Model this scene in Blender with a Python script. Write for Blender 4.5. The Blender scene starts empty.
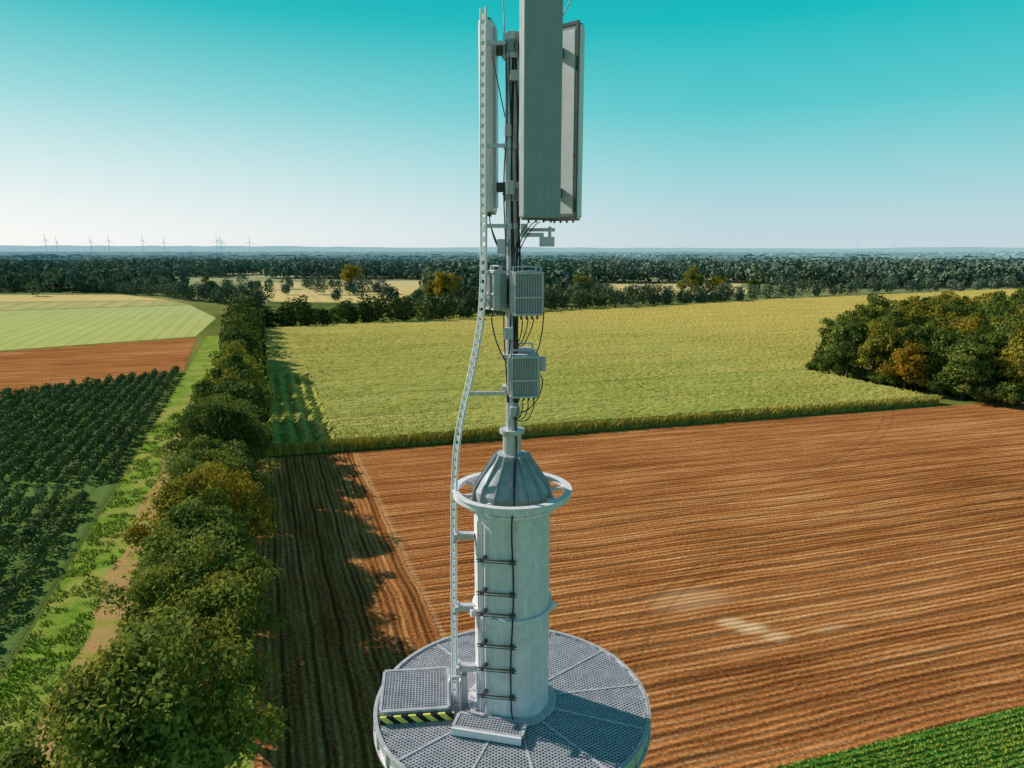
import bpy, math, numpy as np
from mathutils import Vector, Matrix
rnd = np.random.RandomState(7)
scene = bpy.context.scene
scene.view_settings.view_transform = 'Standard'
scene.view_settings.look = 'None'
scene.view_settings.exposure = 0
CAMH = 40.0
SUN_EL = math.radians(31); SUN_DIR = Vector((-0.88, 0.475, 0)).normalized()

# ------------------------------------------------------------------ node helpers
class NT:
    def __init__(s, mat):
        mat.use_nodes = True
        s.t = mat.node_tree; s.t.nodes.clear()
        s.out = s.t.nodes.new('ShaderNodeOutputMaterial')
    def n(s, typ, ins=None, **props):
        nd = s.t.nodes.new(typ)
        for k, v in props.items(): setattr(nd, k, v)
        if ins:
            for k, v in ins.items():
                sock = nd.inputs[k]
                if isinstance(v, bpy.types.NodeSocket): s.t.links.new(v, sock)
                else: sock.default_value = v
        return nd
    def math(s, op, a, b=0.0, c=None, clamp=False):
        nd = s.t.nodes.new('ShaderNodeMath'); nd.operation = op; nd.use_clamp = clamp
        for i, v in enumerate((a, b) if c is None else (a, b, c)):
            if isinstance(v, bpy.types.NodeSocket): s.t.links.new(v, nd.inputs[i])
            else: nd.inputs[i].default_value = v
        return nd.outputs[0]
    def mix(s, f, a, b, mode='MIX'):
        nd = s.t.nodes.new('ShaderNodeMix'); nd.data_type = 'RGBA'; nd.blend_type = mode
        for i, v in ((0, f), (6, a), (7, b)):
            if isinstance(v, bpy.types.NodeSocket): s.t.links.new(v, nd.inputs[i])
            else:
                if i and len(v) == 3: v = (*v, 1)
                nd.inputs[i].default_value = v
        return nd.outputs[2]
    def ramp(s, f, lo, hi, a=0.0, b=1.0):
        nd = s.n('ShaderNodeMapRange', {'Value': f, 'From Min': lo, 'From Max': hi, 'To Min': a, 'To Max': b})
        return nd.outputs[0]
    def noise(s, vec, scale, detail=3, rough=0.55):
        return s.n('ShaderNodeTexNoise', {'Vector': vec, 'Scale': scale, 'Detail': detail, 'Roughness': rough}).outputs['Fac']
    def pos(s):
        g = s.n('ShaderNodeNewGeometry'); x = s.n('ShaderNodeSeparateXYZ', {0: g.outputs['Position']})
        return g.outputs['Position'], x.outputs[0], x.outputs[1], x.outputs[2]
    def comb(s, x, y, z=0.0):
        return s.n('ShaderNodeCombineXYZ', {0: x, 1: y, 2: z}).outputs[0]
    def bump(s, h, strength, dist=0.1):
        return s.n('ShaderNodeBump', {'Height': h, 'Strength': strength, 'Distance': dist}).outputs[0]
    def finish(s, col, rough=0.9, metal=0.0, normal=None, spec=0.2):
        ins = {'Base Color': col if isinstance(col, bpy.types.NodeSocket) else (*col, 1), 'Roughness': rough, 'Metallic': metal, 'Specular IOR Level': spec}
        p = s.n('ShaderNodeBsdfPrincipled', ins)
        if normal: s.t.links.new(normal, p.inputs['Normal'])
        s.t.links.new(p.outputs[0], s.out.inputs[0]); return p
    def diffuse(s, col, normal=None):
        p = s.n('ShaderNodeBsdfDiffuse', {0: col})
        if normal: s.t.links.new(normal, p.inputs['Normal'])
        s.t.links.new(p.outputs[0], s.out.inputs[0]); return p

def newmat(name):
    m = bpy.data.materials.new(name); return m, NT(m)

def frame_uv(t, X, Y):
    u = t.math('ADD', t.math('MULTIPLY', X, .957), t.math('MULTIPLY', Y, .29))
    v = t.math('ADD', t.math('MULTIPLY', X, -.29), t.math('MULTIPLY', Y, .957))
    return u, v
def haze_tint(t, col, Y, lo=380, hi=4800, mx=0.93, hc=(.28, .44, .50)):  # aerial haze painted into the base colour, growing with world Y
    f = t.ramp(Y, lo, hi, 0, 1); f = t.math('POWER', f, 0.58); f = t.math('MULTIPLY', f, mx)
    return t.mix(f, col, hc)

# ------------------------------------------------------------------ materials
def m_metal(name, a, b, rough=.5, metal=.3, scale=6, streak=.55, spec=.4):
    m, t = newmat(name)
    tc = t.n('ShaderNodeTexCoord').outputs['Object']
    n1 = t.noise(tc, scale, 4, .6)
    mp = t.n('ShaderNodeMapping', {0: tc, 3: (9, 9, .7)}).outputs[0]
    n2 = t.noise(mp, 1.6, 4, .6)
    f = t.math('ADD', t.math('MULTIPLY', n1, .5), t.math('MULTIPLY', n2, .5))
    f = t.ramp(f, .36, .64)
    col = t.mix(f, a, b)
    if streak:
        d = t.ramp(t.noise(mp, 3.1, 5, .7), .56, .74); d = t.math('MULTIPLY', d, streak)
        col = t.mix(d, col, (a[0]*.42, a[1]*.42, a[2]*.40))
        sp = t.math('MULTIPLY', t.ramp(t.noise(tc, scale*6, 2, .6), .64, .70), streak*.9)
        col = t.mix(sp, col, (a[0]*.5, a[1]*.42, a[2]*.34))
    r = t.ramp(n1, .3, .7, rough-.1, rough+.12)
    p = t.finish(col, .5, metal, t.bump(n1, .12, .01), spec); t.t.links.new(r, p.inputs['Roughness'])
    return m
M_tube = m_metal('painted_steel', (.68, .64, .70), (.90, .85, .92), .45, .0, 6, .45, .5)
M_cone = m_metal('weathered_paint', (.30, .32, .35), (.48, .49, .53), .5, .05)
M_galv = m_metal('galvanised_steel', (.50, .48, .51), (.72, .69, .73), .38, .3, 14)
M_dark = m_metal('dark_bracket', (.06, .065, .07), (.12, .125, .13), .5, .3)
M_white = m_metal('white_radome', (.78, .75, .79), (.88, .85, .88), .4, 0, 3, .25)
M_grey = m_metal('grey_radome', (.30, .33, .35), (.35, .38, .40), .42, 0, 3, .25)
M_rru = m_metal('radio_housing', (.46, .45, .48), (.62, .60, .64), .5, .1, 8)
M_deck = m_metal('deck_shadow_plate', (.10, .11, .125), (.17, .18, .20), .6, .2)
M_grat = m_metal('grating_steel', (.44, .44, .49), (.64, .62, .68), .45, .25, 5)
M_conc = m_metal('tower_concrete', (.28, .28, .27), (.40, .40, .38), .9, 0, 4)
m, t = newmat('black_cable'); t.finish((.012, .012, .014), .45, 0, None, .5); M_cable = m
m, t = newmat('hazard_stripes')
tc = t.n('ShaderNodeTexCoord').outputs['Object']; sx = t.n('ShaderNodeSeparateXYZ', {0: tc})
w = t.math('GREATER_THAN', t.math('FRACT', t.math('MULTIPLY', t.math('ADD', sx.outputs[0], sx.outputs[2]), 4.2)), .5)
t.finish(t.mix(w, (.02, .02, .02), (.80, .72, .16)), .5); M_haz = m

def m_leaf(name, dark, light, hz=False, transl=.3):
    m, t = newmat(name)
    v = t.n('ShaderNodeAttribute', attribute_name='var').outputs['Fac']
    P, X, Y, Z = t.pos()
    col = t.mix(v, dark, light)
    if hz: col = haze_tint(t, col, Y)
    else:
        oi = t.n('ShaderNodeObjectInfo')
        n = t.noise(P, .35, 1)
        col = t.mix(t.ramp(n, .38, .62, 0, .5), col, (light[0]*1.2, light[1]*.95, light[2]*.6))
        col = t.mix(1.0, col, oi.outputs['Color'], 'MULTIPLY')
    if transl <= 0: t.diffuse(col); return m
    d = t.n('ShaderNodeBsdfDiffuse', {0: col}); tr = t.n('ShaderNodeBsdfTranslucent', {0: col})
    mx = t.n('ShaderNodeMixShader', {0: transl, 1: d.outputs[0], 2: tr.outputs[0]})
    t.t.links.new(mx.outputs[0], t.out.inputs[0]); return m
M_leaf = m_leaf('leaf_green', (.060, .092, .022), (.36, .36, .095), False, .33)
M_far = m_leaf('hazed_forest_leaf', (.025, .048, .018), (.19, .20, .05), True, 0)  # leaf colour with bluish distance haze blended in
M_orch = m_leaf('orchard_leaf', (.05, .10, .05), (.20, .27, .12), False, 0)
M_cornleaf = m_leaf('corn_leaf', (.28, .28, .05), (.58, .52, .14), False, 0)
M_grassblade = m_leaf('grass_blade', (.14, .23, .03), (.34, .44, .09), False, 0)
m, t = newmat('bark'); P = t.n('ShaderNodeTexCoord').outputs['Object']
n = t.noise(t.n('ShaderNodeMapping', {0: P, 3: (4, 4, .8)}).outputs[0], 3, 3)
t.finish(t.mix(n, (.03, .022, .015), (.13, .10, .07)), .95, 0, t.bump(n, .6, .1)); M_bark = m

m, t = newmat('meadow_ground'); P, X, Y, Z = t.pos()
n = t.noise(P, .004, 4); n2 = t.noise(P, .6, 3)
col = t.mix(t.ramp(n, .4, .6), (.10, .15, .035), (.34, .31, .09)); col = t.mix(t.ramp(n2, .3, .7, 0, .5), col, (.07, .09, .02))
col = t.mix(t.math('MULTIPLY', t.ramp(Y, 800, 1200), .75), col, (.66, .54, .22))
t.diffuse(haze_tint(t, col, Y, 500, 7000, .85)); M_ground = m

m, t = newmat('grass_verge'); P, X, Y, Z = t.pos()
n = t.noise(P, .5, 5, .65); n2 = t.noise(P, 5, 3, .6); n3 = t.noise(P, .12, 2)
col = t.mix(t.ramp(n, .35, .65), (.13, .26, .025), (.33, .43, .07))
col = t.mix(t.ramp(n3, .48, .62, 0, .7), col, (.50, .44, .12))
col = t.mix(t.ramp(n2, .3, .7, 0, .4), col, (.08, .13, .02))
t.diffuse(col, t.bump(n2, .8, .15)); M_grass = m

m, t = newmat('dirt_path'); P, X, Y, Z = t.pos()
n = t.noise(P, .45, 5, .7); n2 = t.noise(P, 6, 3)
col = t.mix(t.ramp(n, .46, .62), (.56, .33, .15), (.32, .36, .06)); col = t.mix(t.ramp(n2, .3, .7, 0, .45), col, (.20, .12, .05))
t.diffuse(col, t.bump(n2, .5, .08)); M_path = m

def soil_material(name, headland=True, red=1.0):
    m, t = newmat(name); P, X, Y, Z = t.pos()
    u, v = frame_uv(t, X, Y)
    c = t.math('ADD', X, t.math('MULTIPLY', Y, .355))
    along = t.math('ADD', Y, t.math('MULTIPLY', X, -.3))
    big = t.noise(P, .03, 3, .6)
    clod = t.noise(P, 2.6, 5, .76)
    wob = t.math('MULTIPLY', t.math('ADD', big, t.math('MULTIPLY', clod, .5)), 1.6)
    wv = t.math('ADD', t.math('MULTIPLY', big, 2.2), t.math('MULTIPLY', clod, .16))
    if headland:
        hl = t.math('LESS_THAN', t.math('ADD', c, wob), 17.6)
        pick = lambda a, b: t.n('ShaderNodeMix', {0: hl, 2: a, 3: b}).outputs[0]
    else: pick = lambda a, b: a
    cross = pick(v, c); lon = pick(u, along)
    crw = t.math('ADD', cross, wv)
    st1 = t.noise(t.comb(t.math('MULTIPLY', lon, .06), t.math('MULTIPLY', crw, 1.25)), 1.0, 5, .7)
    st2 = t.noise(t.comb(t.math('MULTIPLY', lon, .012), t.math('MULTIPLY', crw, .23)), 1.0, 2, .6)
    row = t.math('SINE', t.math('MULTIPLY', crw, 2*math.pi/.78))
    tram = t.math('SINE', t.math('MULTIPLY', crw, 2*math.pi/3.1))
    f = t.math('ADD', t.math('MULTIPLY', t.ramp(st1, .34, .66), .36), t.math('MULTIPLY', t.math('ADD', t.math('MULTIPLY', row, .5), .5), .14))
    f = t.math('ADD', f, t.math('MULTIPLY', t.ramp(st2, .3, .7), .18))
    f = t.math('ADD', f, t.math('MULTIPLY', t.ramp(clod, .34, .66), .38))
    f = t.math('ADD', f, t.math('MULTIPLY', t.ramp(big, .35, .65), .10))
    cr = t.n('ShaderNodeValToRGB', {0: f}); e = cr.color_ramp.elements
    e[0].position = .20; e[0].color = (.08, .026, .010, 1)
    e[1].position = .95; e[1].color = (.90, .53, .26, 1)
    k = e.new(.46); k.color = (.37*red, .125, .038, 1)
    k = e.new(.68); k.color = (.62*red, .255, .085, 1)
    col = cr.outputs[0]
    dk = t.math('MULTIPLY', t.ramp(tram, .80, .97), t.ramp(st1, .38, .54))
    col = t.mix(t.math('MULTIPLY', dk, .8), col, (.06, .022, .010))
    fl = t.math('MULTIPLY', t.ramp(t.noise(P, 7, 2, .6), .62, .70), t.ramp(st1, .45, .6))
    col = t.mix(t.math('MULTIPLY', fl, .6), col, (.88, .60, .34))
    def patch(cx, cy, ru, rv, s=1.0):
        du = t.math('DIVIDE', t.math('SUBTRACT', u, cx*.957+cy*.29), ru)
        dv = t.math('DIVIDE', t.math('SUBTRACT', v, -cx*.29+cy*.957), rv)
        r = t.math('ADD', t.math('MULTIPLY', du, du), t.math('MULTIPLY', dv, dv))
        r = t.math('ADD', r, t.math('MULTIPLY', t.math('SUBTRACT', clod, .5), 4.5))
        return t.math('MULTIPLY', t.ramp(r, 1.3, 0), s)
    if headland:
        for a in ((23.9, 70.2, 1.7, 1.1, .85), (25.8, 69.0, 1.9, 1.2, .9), (27.8, 67.4, 1.6, 1.0, .8), (20.5, 75.3, 5, 2.6, .35), (34, 69, 2.6, .7, .35)):
            col = t.mix(patch(*a), col, (.90, .60, .34))
        ln = t.math('ABSOLUTE', t.math('SUBTRACT', t.math('ADD', c, wob), 17.9))
        lf = t.math('MULTIPLY', t.ramp(ln, .6, .1), t.ramp(clod, .35, .6, .1, .6))
        col = t.mix(lf, col, (.75, .46, .24))
        for (cx, cy, rad) in ((70, 40, 62), (70, 40, 64), (-40, 240, 150), (-40, 240, 152)):
            dx = t.math('SUBTRACT', X, cx); dy = t.math('SUBTRACT', Y, cy)
            rr = t.math('SQRT', t.math('ADD', t.math('MULTIPLY', dx, dx), t.math('MULTIPLY', dy, dy)))
            k_ = t.ramp(t.math('ABSOLUTE', t.math('SUBTRACT', rr, rad)), .35, .1)
            col = t.mix(t.math('MULTIPLY', k_, .25), col, (.12, .05, .025))
    bh = t.math('ADD', t.math('MULTIPLY', row, .3), t.math('MULTIPLY', clod, 1.5))
    t.diffuse(col, t.bump(bh, 1.0, .25)); return m
M_soil = soil_material('ploughed_soil')
M_soil2 = soil_material('ploughed_soil_west', False)

def crop_material(name, a, b, dark, period=1.5, sc=1.0, rowdir='u', hz=False, bstr=.6):
    m, t = newmat(name); P, X, Y, Z = t.pos(); u, v = frame_uv(t, X, Y)
    cr_ = v if rowdir == 'u' else t.math('ADD', X, t.math('MULTIPLY', Y, .355)); lo = u if rowdir == 'u' else Y
    st = t.noise(t.comb(t.math('MULTIPLY', lo, .03*sc), t.math('MULTIPLY', cr_, .8*sc)), 1, 4, .6)
    big = t.noise(P, .018, 4, .6); fine = t.noise(P, 1.5, 4, .7)
    row = t.math('SINE', t.math('MULTIPLY', cr_, 2*math.pi/period))
    col = t.mix(t.ramp(st, .3, .7), a, b); col = t.mix(t.ramp(big, .4, .62, 0, .5), col, b)
    col = t.mix(t.ramp(fine, .35, .7, .45, 0), col, dark)
    col = t.mix(t.ramp(row, -.2, -1, 0, .4), col, dark)
    if hz: col = haze_tint(t, col, Y)
    t.diffuse(col, t.bump(fine, bstr, .2)); return m
M_pale = crop_material('pale_green_crop', (.46, .48, .13), (.62, .60, .26), (.32, .36, .09), 7, .35, 'c', True)
M_gold = crop_material('stubble_field', (.80, .52, .14), (.90, .64, .24), (.5, .38, .1), 12, .25, 'c', True)
M_golddark = crop_material('stubble_field_tan', (.40, .38, .12), (.78, .55, .19), (.26, .30, .08), 16, .15, 'c', True)
M_young = crop_material('young_green_crop', (.06, .24, .03), (.14, .38, .06), (.03, .08, .015), 1.1)
M_orchg = crop_material('orchard_ground', (.12, .21, .05), (.20, .28, .08), (.05, .08, .02), 3, 1, 'c')

m, t = newmat('corn_canopy'); P, X, Y, Z = t.pos(); u, v = frame_uv(t, X, Y)
st = t.noise(t.comb(t.math('MULTIPLY', u, .03), t.math('MULTIPLY', v, .55)), 1, 5, .7)
st2 = t.noise(t.comb(t.math('MULTIPLY', u, .006), t.math('MULTIPLY', v, .06)), 1, 3, .65)
big = t.noise(P, .012, 3, .6); fine = t.noise(P, 2.0, 5, .78)
col = t.mix(t.ramp(st, .36, .64), (.28, .33, .06), (.54, .50, .14))
col = t.mix(t.ramp(st2, .42, .6, 0, .6), col, (.60, .51, .16))
g = t.math('ADD', t.ramp(Y, 150, 420), t.ramp(X, 0, 350, -.1, .3)); g = t.math('ADD', g, t.ramp(big, .3, .7, -.35, .35), clamp=True)
col = t.mix(t.math('MULTIPLY', g, .8), col, (.74, .50, .14))
col = t.mix(t.ramp(fine, .34, .56, .6, 0), col, (.15, .18, .035))
col = t.mix(t.ramp(big, .52, .68, 0, .35), col, (.26, .31, .06))
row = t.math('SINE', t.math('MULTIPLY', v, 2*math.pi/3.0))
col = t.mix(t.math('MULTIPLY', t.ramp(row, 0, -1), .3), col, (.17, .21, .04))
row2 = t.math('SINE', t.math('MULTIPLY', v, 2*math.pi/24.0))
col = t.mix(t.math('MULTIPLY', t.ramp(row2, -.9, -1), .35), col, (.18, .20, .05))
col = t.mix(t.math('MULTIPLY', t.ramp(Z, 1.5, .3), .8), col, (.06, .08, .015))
t.diffuse(haze_tint(t, col, Y, 700, 7000), t.bump(fine, .5, .25)); M_corn = m

# ------------------------------------------------------------------ mesh builder
class MB:
    def __init__(s): s.v = []; s.f = []; s.sm = []
    def add(s, vs, fs, smooth=False):
        o = len(s.v); s.v += [tuple(x) for x in vs]
        for f in fs: s.f.append([i+o for i in f]); s.sm.append(smooth)
    def box(s, c, size, rot=None, taper=None, ch=0.0):
        hx, hy, hz = [a/2 for a in size]; R = rot or Matrix.Identity(3); c = Vector(c)
        if ch <= 0:
            pts = [(x, y, z) for z in (-hz, hz) for x, y in ((-hx, -hy), (hx, -hy), (hx, hy), (-hx, hy))]
            s.add([c + R @ Vector(p) for p in pts], [(3, 2, 1, 0), (4, 5, 6, 7), (0, 1, 5, 4), (1, 2, 6, 5), (2, 3, 7, 6), (3, 0, 4, 7)])
        else:
            prof = []
            for sx, sy, a0 in ((1, 1, 0), (-1, 1, 90), (-1, -1, 180), (1, -1, 270)):
                for k in range(4):
                    a = math.radians(a0 + k*30); prof.append((sx*(hx-ch)+ch*math.cos(a), sy*(hy-ch)+ch*math.sin(a)))
            rings = []
            for z, sc in ((-hz, ch*.7), (-hz+ch*.3, ch*.2), (-hz+ch*.8, 0), (hz-ch*.8, 0), (hz-ch*.3, ch*.2), (hz, ch*.7)):
                rings.append([(x*(1-sc/hx), y*(1-sc/hy), z) for x, y in prof])
            n = len(prof); vs = [c + R @ Vector(p) for r in rings for p in r]; fs = []
            for r in range(len(rings)-1):
                for i in range(n): fs.append((r*n+i, r*n+(i+1) % n, (r+1)*n+(i+1) % n, (r+1)*n+i))
            fs.append(tuple(range(n))[::-1]); fs.append(tuple((len(rings)-1)*n+i for i in range(n)))
            s.add(vs, fs, False)
    def cyl(s, p0, p1, r0, r1=None, seg=12, caps=True):
        r1 = r0 if r1 is None else r1; p0 = Vector(p0); p1 = Vector(p1); d = (p1-p0).normalized()
        a = d.orthogonal().normalized(); b = d.cross(a)
        def ring(p, r): return [p + (a*math.cos(2*math.pi*i/seg) + b*math.sin(2*math.pi*i/seg))*r for i in range(seg)]
        A = ring(p0, r0); B = ring(p1, r1)
        s.add(A+B, [(i, (i+1) % seg, seg+(i+1) % seg, seg+i) for i in range(seg)], True)
        if caps: s.add(A, [tuple(range(seg))[::-1]]); s.add(B, [tuple(range(seg))])
    def tube(s, pts, r, seg=8, sub=4):
        P = [Vector(p) for p in pts]; Q = []
        for i in range(len(P)-1):
            p0 = P[max(i-1, 0)]; p1 = P[i]; p2 = P[i+1]; p3 = P[min(i+2, len(P)-1)]
            for k in range(sub):
                q = k/sub
                Q.append(.5*((2*p1)+(p2-p0)*q+(2*p0-5*p1+4*p2-p3)*q*q+(3*p1-p0-3*p2+p3)*q**3))
        Q.append(P[-1]); vs = []; a = None
        for i, q in enumerate(Q):
            d = (Q[min(i+1, len(Q)-1)]-Q[max(i-1, 0)])
            d = d.normalized() if d.length > 1e-6 else Vector((0, 0, 1))
            a = (a - d*a.dot(d)) if a is not None else d.orthogonal()
            if a.length < 1e-5: a = d.orthogonal()
            a.normalize(); b = d.cross(a)
            vs += [q+(a*math.cos(2*math.pi*k/seg)+b*math.sin(2*math.pi*k/seg))*r for k in range(seg)]
        fs = [(i*seg+k, i*seg+(k+1) % seg, (i+1)*seg+(k+1) % seg, (i+1)*seg+k) for i in range(len(Q)-1) for k in range(seg)]
        s.add(vs, fs, True)
    def lathe(s, prof, seg=64, smooth=True, c=(0, 0)):
        vs = [(c[0]+r*math.cos(2*math.pi*i/seg), c[1]+r*math.sin(2*math.pi*i/seg), z) for r, z in prof for i in range(seg)]
        for k in range(len(prof)-1):
            sub = vs[k*seg:(k+2)*seg]
            s.add(sub, [(i, (i+1) % seg, seg+(i+1) % seg, seg+i) for i in range(seg)], smooth)
    def obj(s, name, mat, parent=None, bevel=0):
        me = bpy.data.meshes.new(name); me.from_pydata(s.v, [], s.f); me.materials.append(mat)
        me.polygons.foreach_set('use_smooth', s.sm); me.update()
        o = bpy.data.objects.new(name, me); scene.collection.objects.link(o)
        if parent: o.parent = parent
        if bevel:
            b = o.modifiers.new('bevel', 'BEVEL'); b.width = bevel; b.segments = 2; b.limit_method = 'ANGLE'
        return o

def empty(name, loc=(0, 0, 0)):
    e = bpy.data.objects.new(name, None); e.location = loc; scene.collection.objects.link(e); return e

# ------------------------------------------------------------------ polygon ground sheets
def sheet(name, pts, z, mat):
    me = bpy.data.meshes.new(name)
    me.from_pydata([(x, y, z) for x, y in pts], [], [tuple(range(len(pts)))]); me.materials.append(mat); me.update()
    if me.polygons[0].normal.z < 0: me.flip_normals()
    o = bpy.data.objects.new(name, me); scene.collection.objects.link(o); return o
def rowx(c, Y): return c - .355*Y
def band(c0, c1, y0, y1): return [(rowx(c0, y0), y0), (rowx(c1, y0), y0), (rowx(c1, y1), y1), (rowx(c0, y1), y1)]
G = 40000
sheet('ground', [(-G, -3000), (G, -3000), (G, 45000), (-G, 45000)], 0, M_ground)
sheet('grass_verge', band(-27, -3.0, 5, 330), .02, M_grass)
pth = []; ys = np.linspace(8, 210, 70)
for i, y in enumerate(ys): pth.append((rowx(-21.2+.6*math.sin(i*.7)+.3*math.sin(i*1.9), y), y))
for i, y in reversed(list(enumerate(ys))): pth.append((rowx(-17.6+.6*math.sin(i*.9+1)+.3*math.sin(i*2.3), y), y))
sheet('dirt_path', pth, .04, M_path)
sheet('ploughed_field', [(rowx(-3.0, 5), 5), (250, 72), (250, 219), (114, 178.4), (rowx(-3.0, 132), 131)], .03, M_soil)
sheet('green_crop_field', [(-60, 24.3), (21.1, 48.4), (45.5, 55.9), (200, 102), (260, -20), (-60, -20)], .06, M_young)
sheet('orchard_field', [(rowx(-27.5, 20), 20), (rowx(-27.5, 231), 231), (-141, 189), (-190, 130), (-190, 20)], .03, M_orchg)
sheet('ploughed_field', [(-110, 231), (-147, 324), (-204, 278), (-320, 165), (-240, 80), (-190, 130), (-141, 189)], .05, M_soil2)
sheet('pale_crop_field', [(-149, 328), (-177, 419), (-238, 519), (-345, 465), (-520, 300), (-330, 162), (-205, 282)], .05, M_pale)
sheet('tan_stubble_field', [(-240, 523), (-275, 565), (-430, 540), (-640, 380), (-530, 300), (-347, 468)], .05, M_golddark)
sheet('gold_stubble_field', [(-277, 569), (-350, 637), (-560, 640), (-800, 480), (-645, 384), (-432, 545)], .05, M_gold)
sheet('gold_stubble_field', [(-190, 555), (-86, 535), (-100, 760), (-121, 930), (-330, 880)], .05, M_gold)
sheet('gold_stubble_field', [(83, 620), (221, 650), (275, 850), (117, 850)], .05, M_gold)

# ------------------------------------------------------------------ numpy utils
def inpoly(px, py, poly):
    ins = np.zeros(px.shape, bool); j = len(poly)-1
    for i in range(len(poly)):
        xi, yi = poly[i]; xj, yj = poly[j]
        cond = ((yi > py) != (yj > py)) & (px < (xj-xi)*(py-yi)/((yj-yi) + 1e-12)+xi)
        ins ^= cond; j = i
    return ins
def vnoise(x, y, s, seed=0):
    r = np.random.RandomState(seed); T = r.rand(256, 256); x = x/s; y = y/s
    xi = np.floor(x).astype(int); yi = np.floor(y).astype(int); fx = x-xi; fy = y-yi
    fx = fx*fx*(3-2*fx); fy = fy*fy*(3-2*fy)
    g = lambda a, b: T[a % 256, b % 256]
    return (g(xi, yi)*(1-fx)+g(xi+1, yi)*fx)*(1-fy)+(g(xi, yi+1)*(1-fx)+g(xi+1, yi+1)*fx)*fy
def unit(a): return a/np.maximum(np.linalg.norm(a, axis=-1, keepdims=True), 1e-9)
def quads_from(pos, nrm, size, r, aspect=1.0):
    t1 = unit(np.cross(nrm, r.normal(size=nrm.shape))); t2 = np.cross(nrm, t1)
    s = size[:, None]; a = t1*s; b = t2*s*aspect
    return np.stack([pos-a-b*.6, pos+a*.9-b, pos+a+b*.7, pos-a*.8+b], 1)
def mesh_quads(name, Q, var, mat, extra=None):
    V = Q.reshape(-1, 3).tolist(); F = np.arange(len(V)).reshape(-1, 4).tolist(); mi = [0]*len(F); va = var.tolist()
    me = bpy.data.meshes.new(name)
    if extra:
        o = len(V); V += extra.v; F += [[i+o for i in f] for f in extra.f]; mi += [1]*len(extra.f); va += [0.5]*len(extra.f)
    me.from_pydata(V, [], F); me.materials.append(mat)
    if extra: me.materials.append(M_bark); me.polygons.foreach_set('material_index', mi)
    at = me.attributes.new('var', 'FLOAT', 'FACE'); at.data.foreach_set('value', va); me.update(); return me

def tree_mesh(name, seed, R, H, ncl, nleaf, ls, mat=M_leaf, clr=(.9, 2.1), low=.6):
    r = np.random.RandomState(seed); cz = H*low; rz = H*(1-low)
    d = unit(r.normal(size=(ncl, 3))); d[:, 2] = np.where(d[:, 2] < -.6, -d[:, 2], d[:, 2])
    rad = r.uniform(.35, 1.0, ncl)**.55
    ph = r.uniform(0, 6.28, 3)
    lump = 1+.24*np.sin(d[:, 0]*3.5+ph[0])+.22*np.sin(d[:, 1]*4.5+ph[1])+.16*np.sin(d[:, 2]*5+ph[2])
    C = d*rad[:, None]*np.array([R-1.0, R-1.0, rz-.9])*lump[:, None]+np.array([0, 0, cz])
    cr = r.uniform(clr[0], clr[1], ncl); cv = r.uniform(0, .6, ncl)
    dd = unit(r.normal(size=(ncl, nleaf, 3)) + np.array([0, 0, .4]))
    rr = r.uniform(.3, 1.0, (ncl, nleaf, 1))**.5
    squ = np.array([1.15, 1.15, .75])
    pos = (C[:, None]+dd*rr*cr[:, None, None]*squ+r.normal(size=dd.shape)*.15).reshape(-1, 3)
    nrm = unit(dd.reshape(-1, 3)*.9+r.normal(size=(ncl*nleaf, 3))*.6)
    sz = r.uniform(.5, 1.35, ncl*nleaf)*ls
    var = np.clip(np.repeat(cv, nleaf)+r.uniform(-.15, .4, ncl*nleaf), 0, 1)
    Q = quads_from(pos, nrm, sz, r, .75)
    mb = MB(); top = Vector((r.uniform(-.5, .5), r.uniform(-.5, .5), H*.62))
    mb.cyl((0, 0, -.3), (top.x*.3, top.y*.3, H*.25), R*.075, R*.055, 9, False)
    mb.cyl((top.x*.3, top.y*.3, H*.25), top, R*.055, R*.02, 8, False)
    for i in range(0, ncl, 2):
        c = Vector(C[i].tolist()); s0 = Vector((top.x*.4, top.y*.4, H*r.uniform(.2, .5)))
        mid = (s0+c)*.5+Vector((0, 0, -.4)); mb.cyl(s0, mid, R*.022, R*.014, 5, False); mb.cyl(mid, c, R*.014, .03, 5, False)
    return mesh_quads(name, Q, var, mat, mb)

def put(name, me, x, y, s=1.0, sz=None, col=(1, 1, 1), parent=None, rot=None, z=0):
    o = bpy.data.objects.new(name, me); scene.collection.objects.link(o)
    o.location = (x, y, z); o.scale = (s, s, sz or s); o.rotation_euler = (0, 0, rnd.uniform(0, 6.28) if rot is None else rot)
    o.color = (*col, 1)
    if parent: o.parent = parent
    return o

near = [tree_mesh('oak_near_%d' % i, 11+i, 6.5, 16.6, 110, 250, .145) for i in range(4)]
mid = [tree_mesh('oak_mid_%d' % i, 31+i, 6.3, 16.5, 72, 75, .30, M_leaf, (1.0, 2.2), .56) for i in range(4)]
GREEN = (.80, .98, .95); OLIVE = (1.1, 1.05, .8); DARK = (.50, .68, .72); GOLD = (2.0, 1.2, .6); RUST = (1.9, .75, .45); LIGHT = (1.05, 1.15, 1.0)
Y = 37.0; i = 0
cols = {0: LIGHT, 1: OLIVE, 2: LIGHT, 3: GREEN, 4: (1.3, 1.05, .65), 5: (1.4, 1.0, .55), 6: GREEN, 7: GREEN, 8: DARK, 9: GREEN}
while Y < 250:
    c = -7.7+rnd.uniform(-1.8, 1.8)
    x = rowx(c, Y); me = near[i % 4] if Y < 120 else mid[i % 4]
    s = rnd.uniform(.84, 1.06)
    if 158 < Y < 176: s *= .6
    col = cols.get(i, [GREEN, DARK, OLIVE, DARK][rnd.randint(4)])
    put('oak_tree', me, x, Y, s, s*rnd.uniform(.92, 1.1), col)
    Y += rnd.uniform(6.8, 9.4) if Y < 150 else rnd.uniform(8, 11); i += 1
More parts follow.
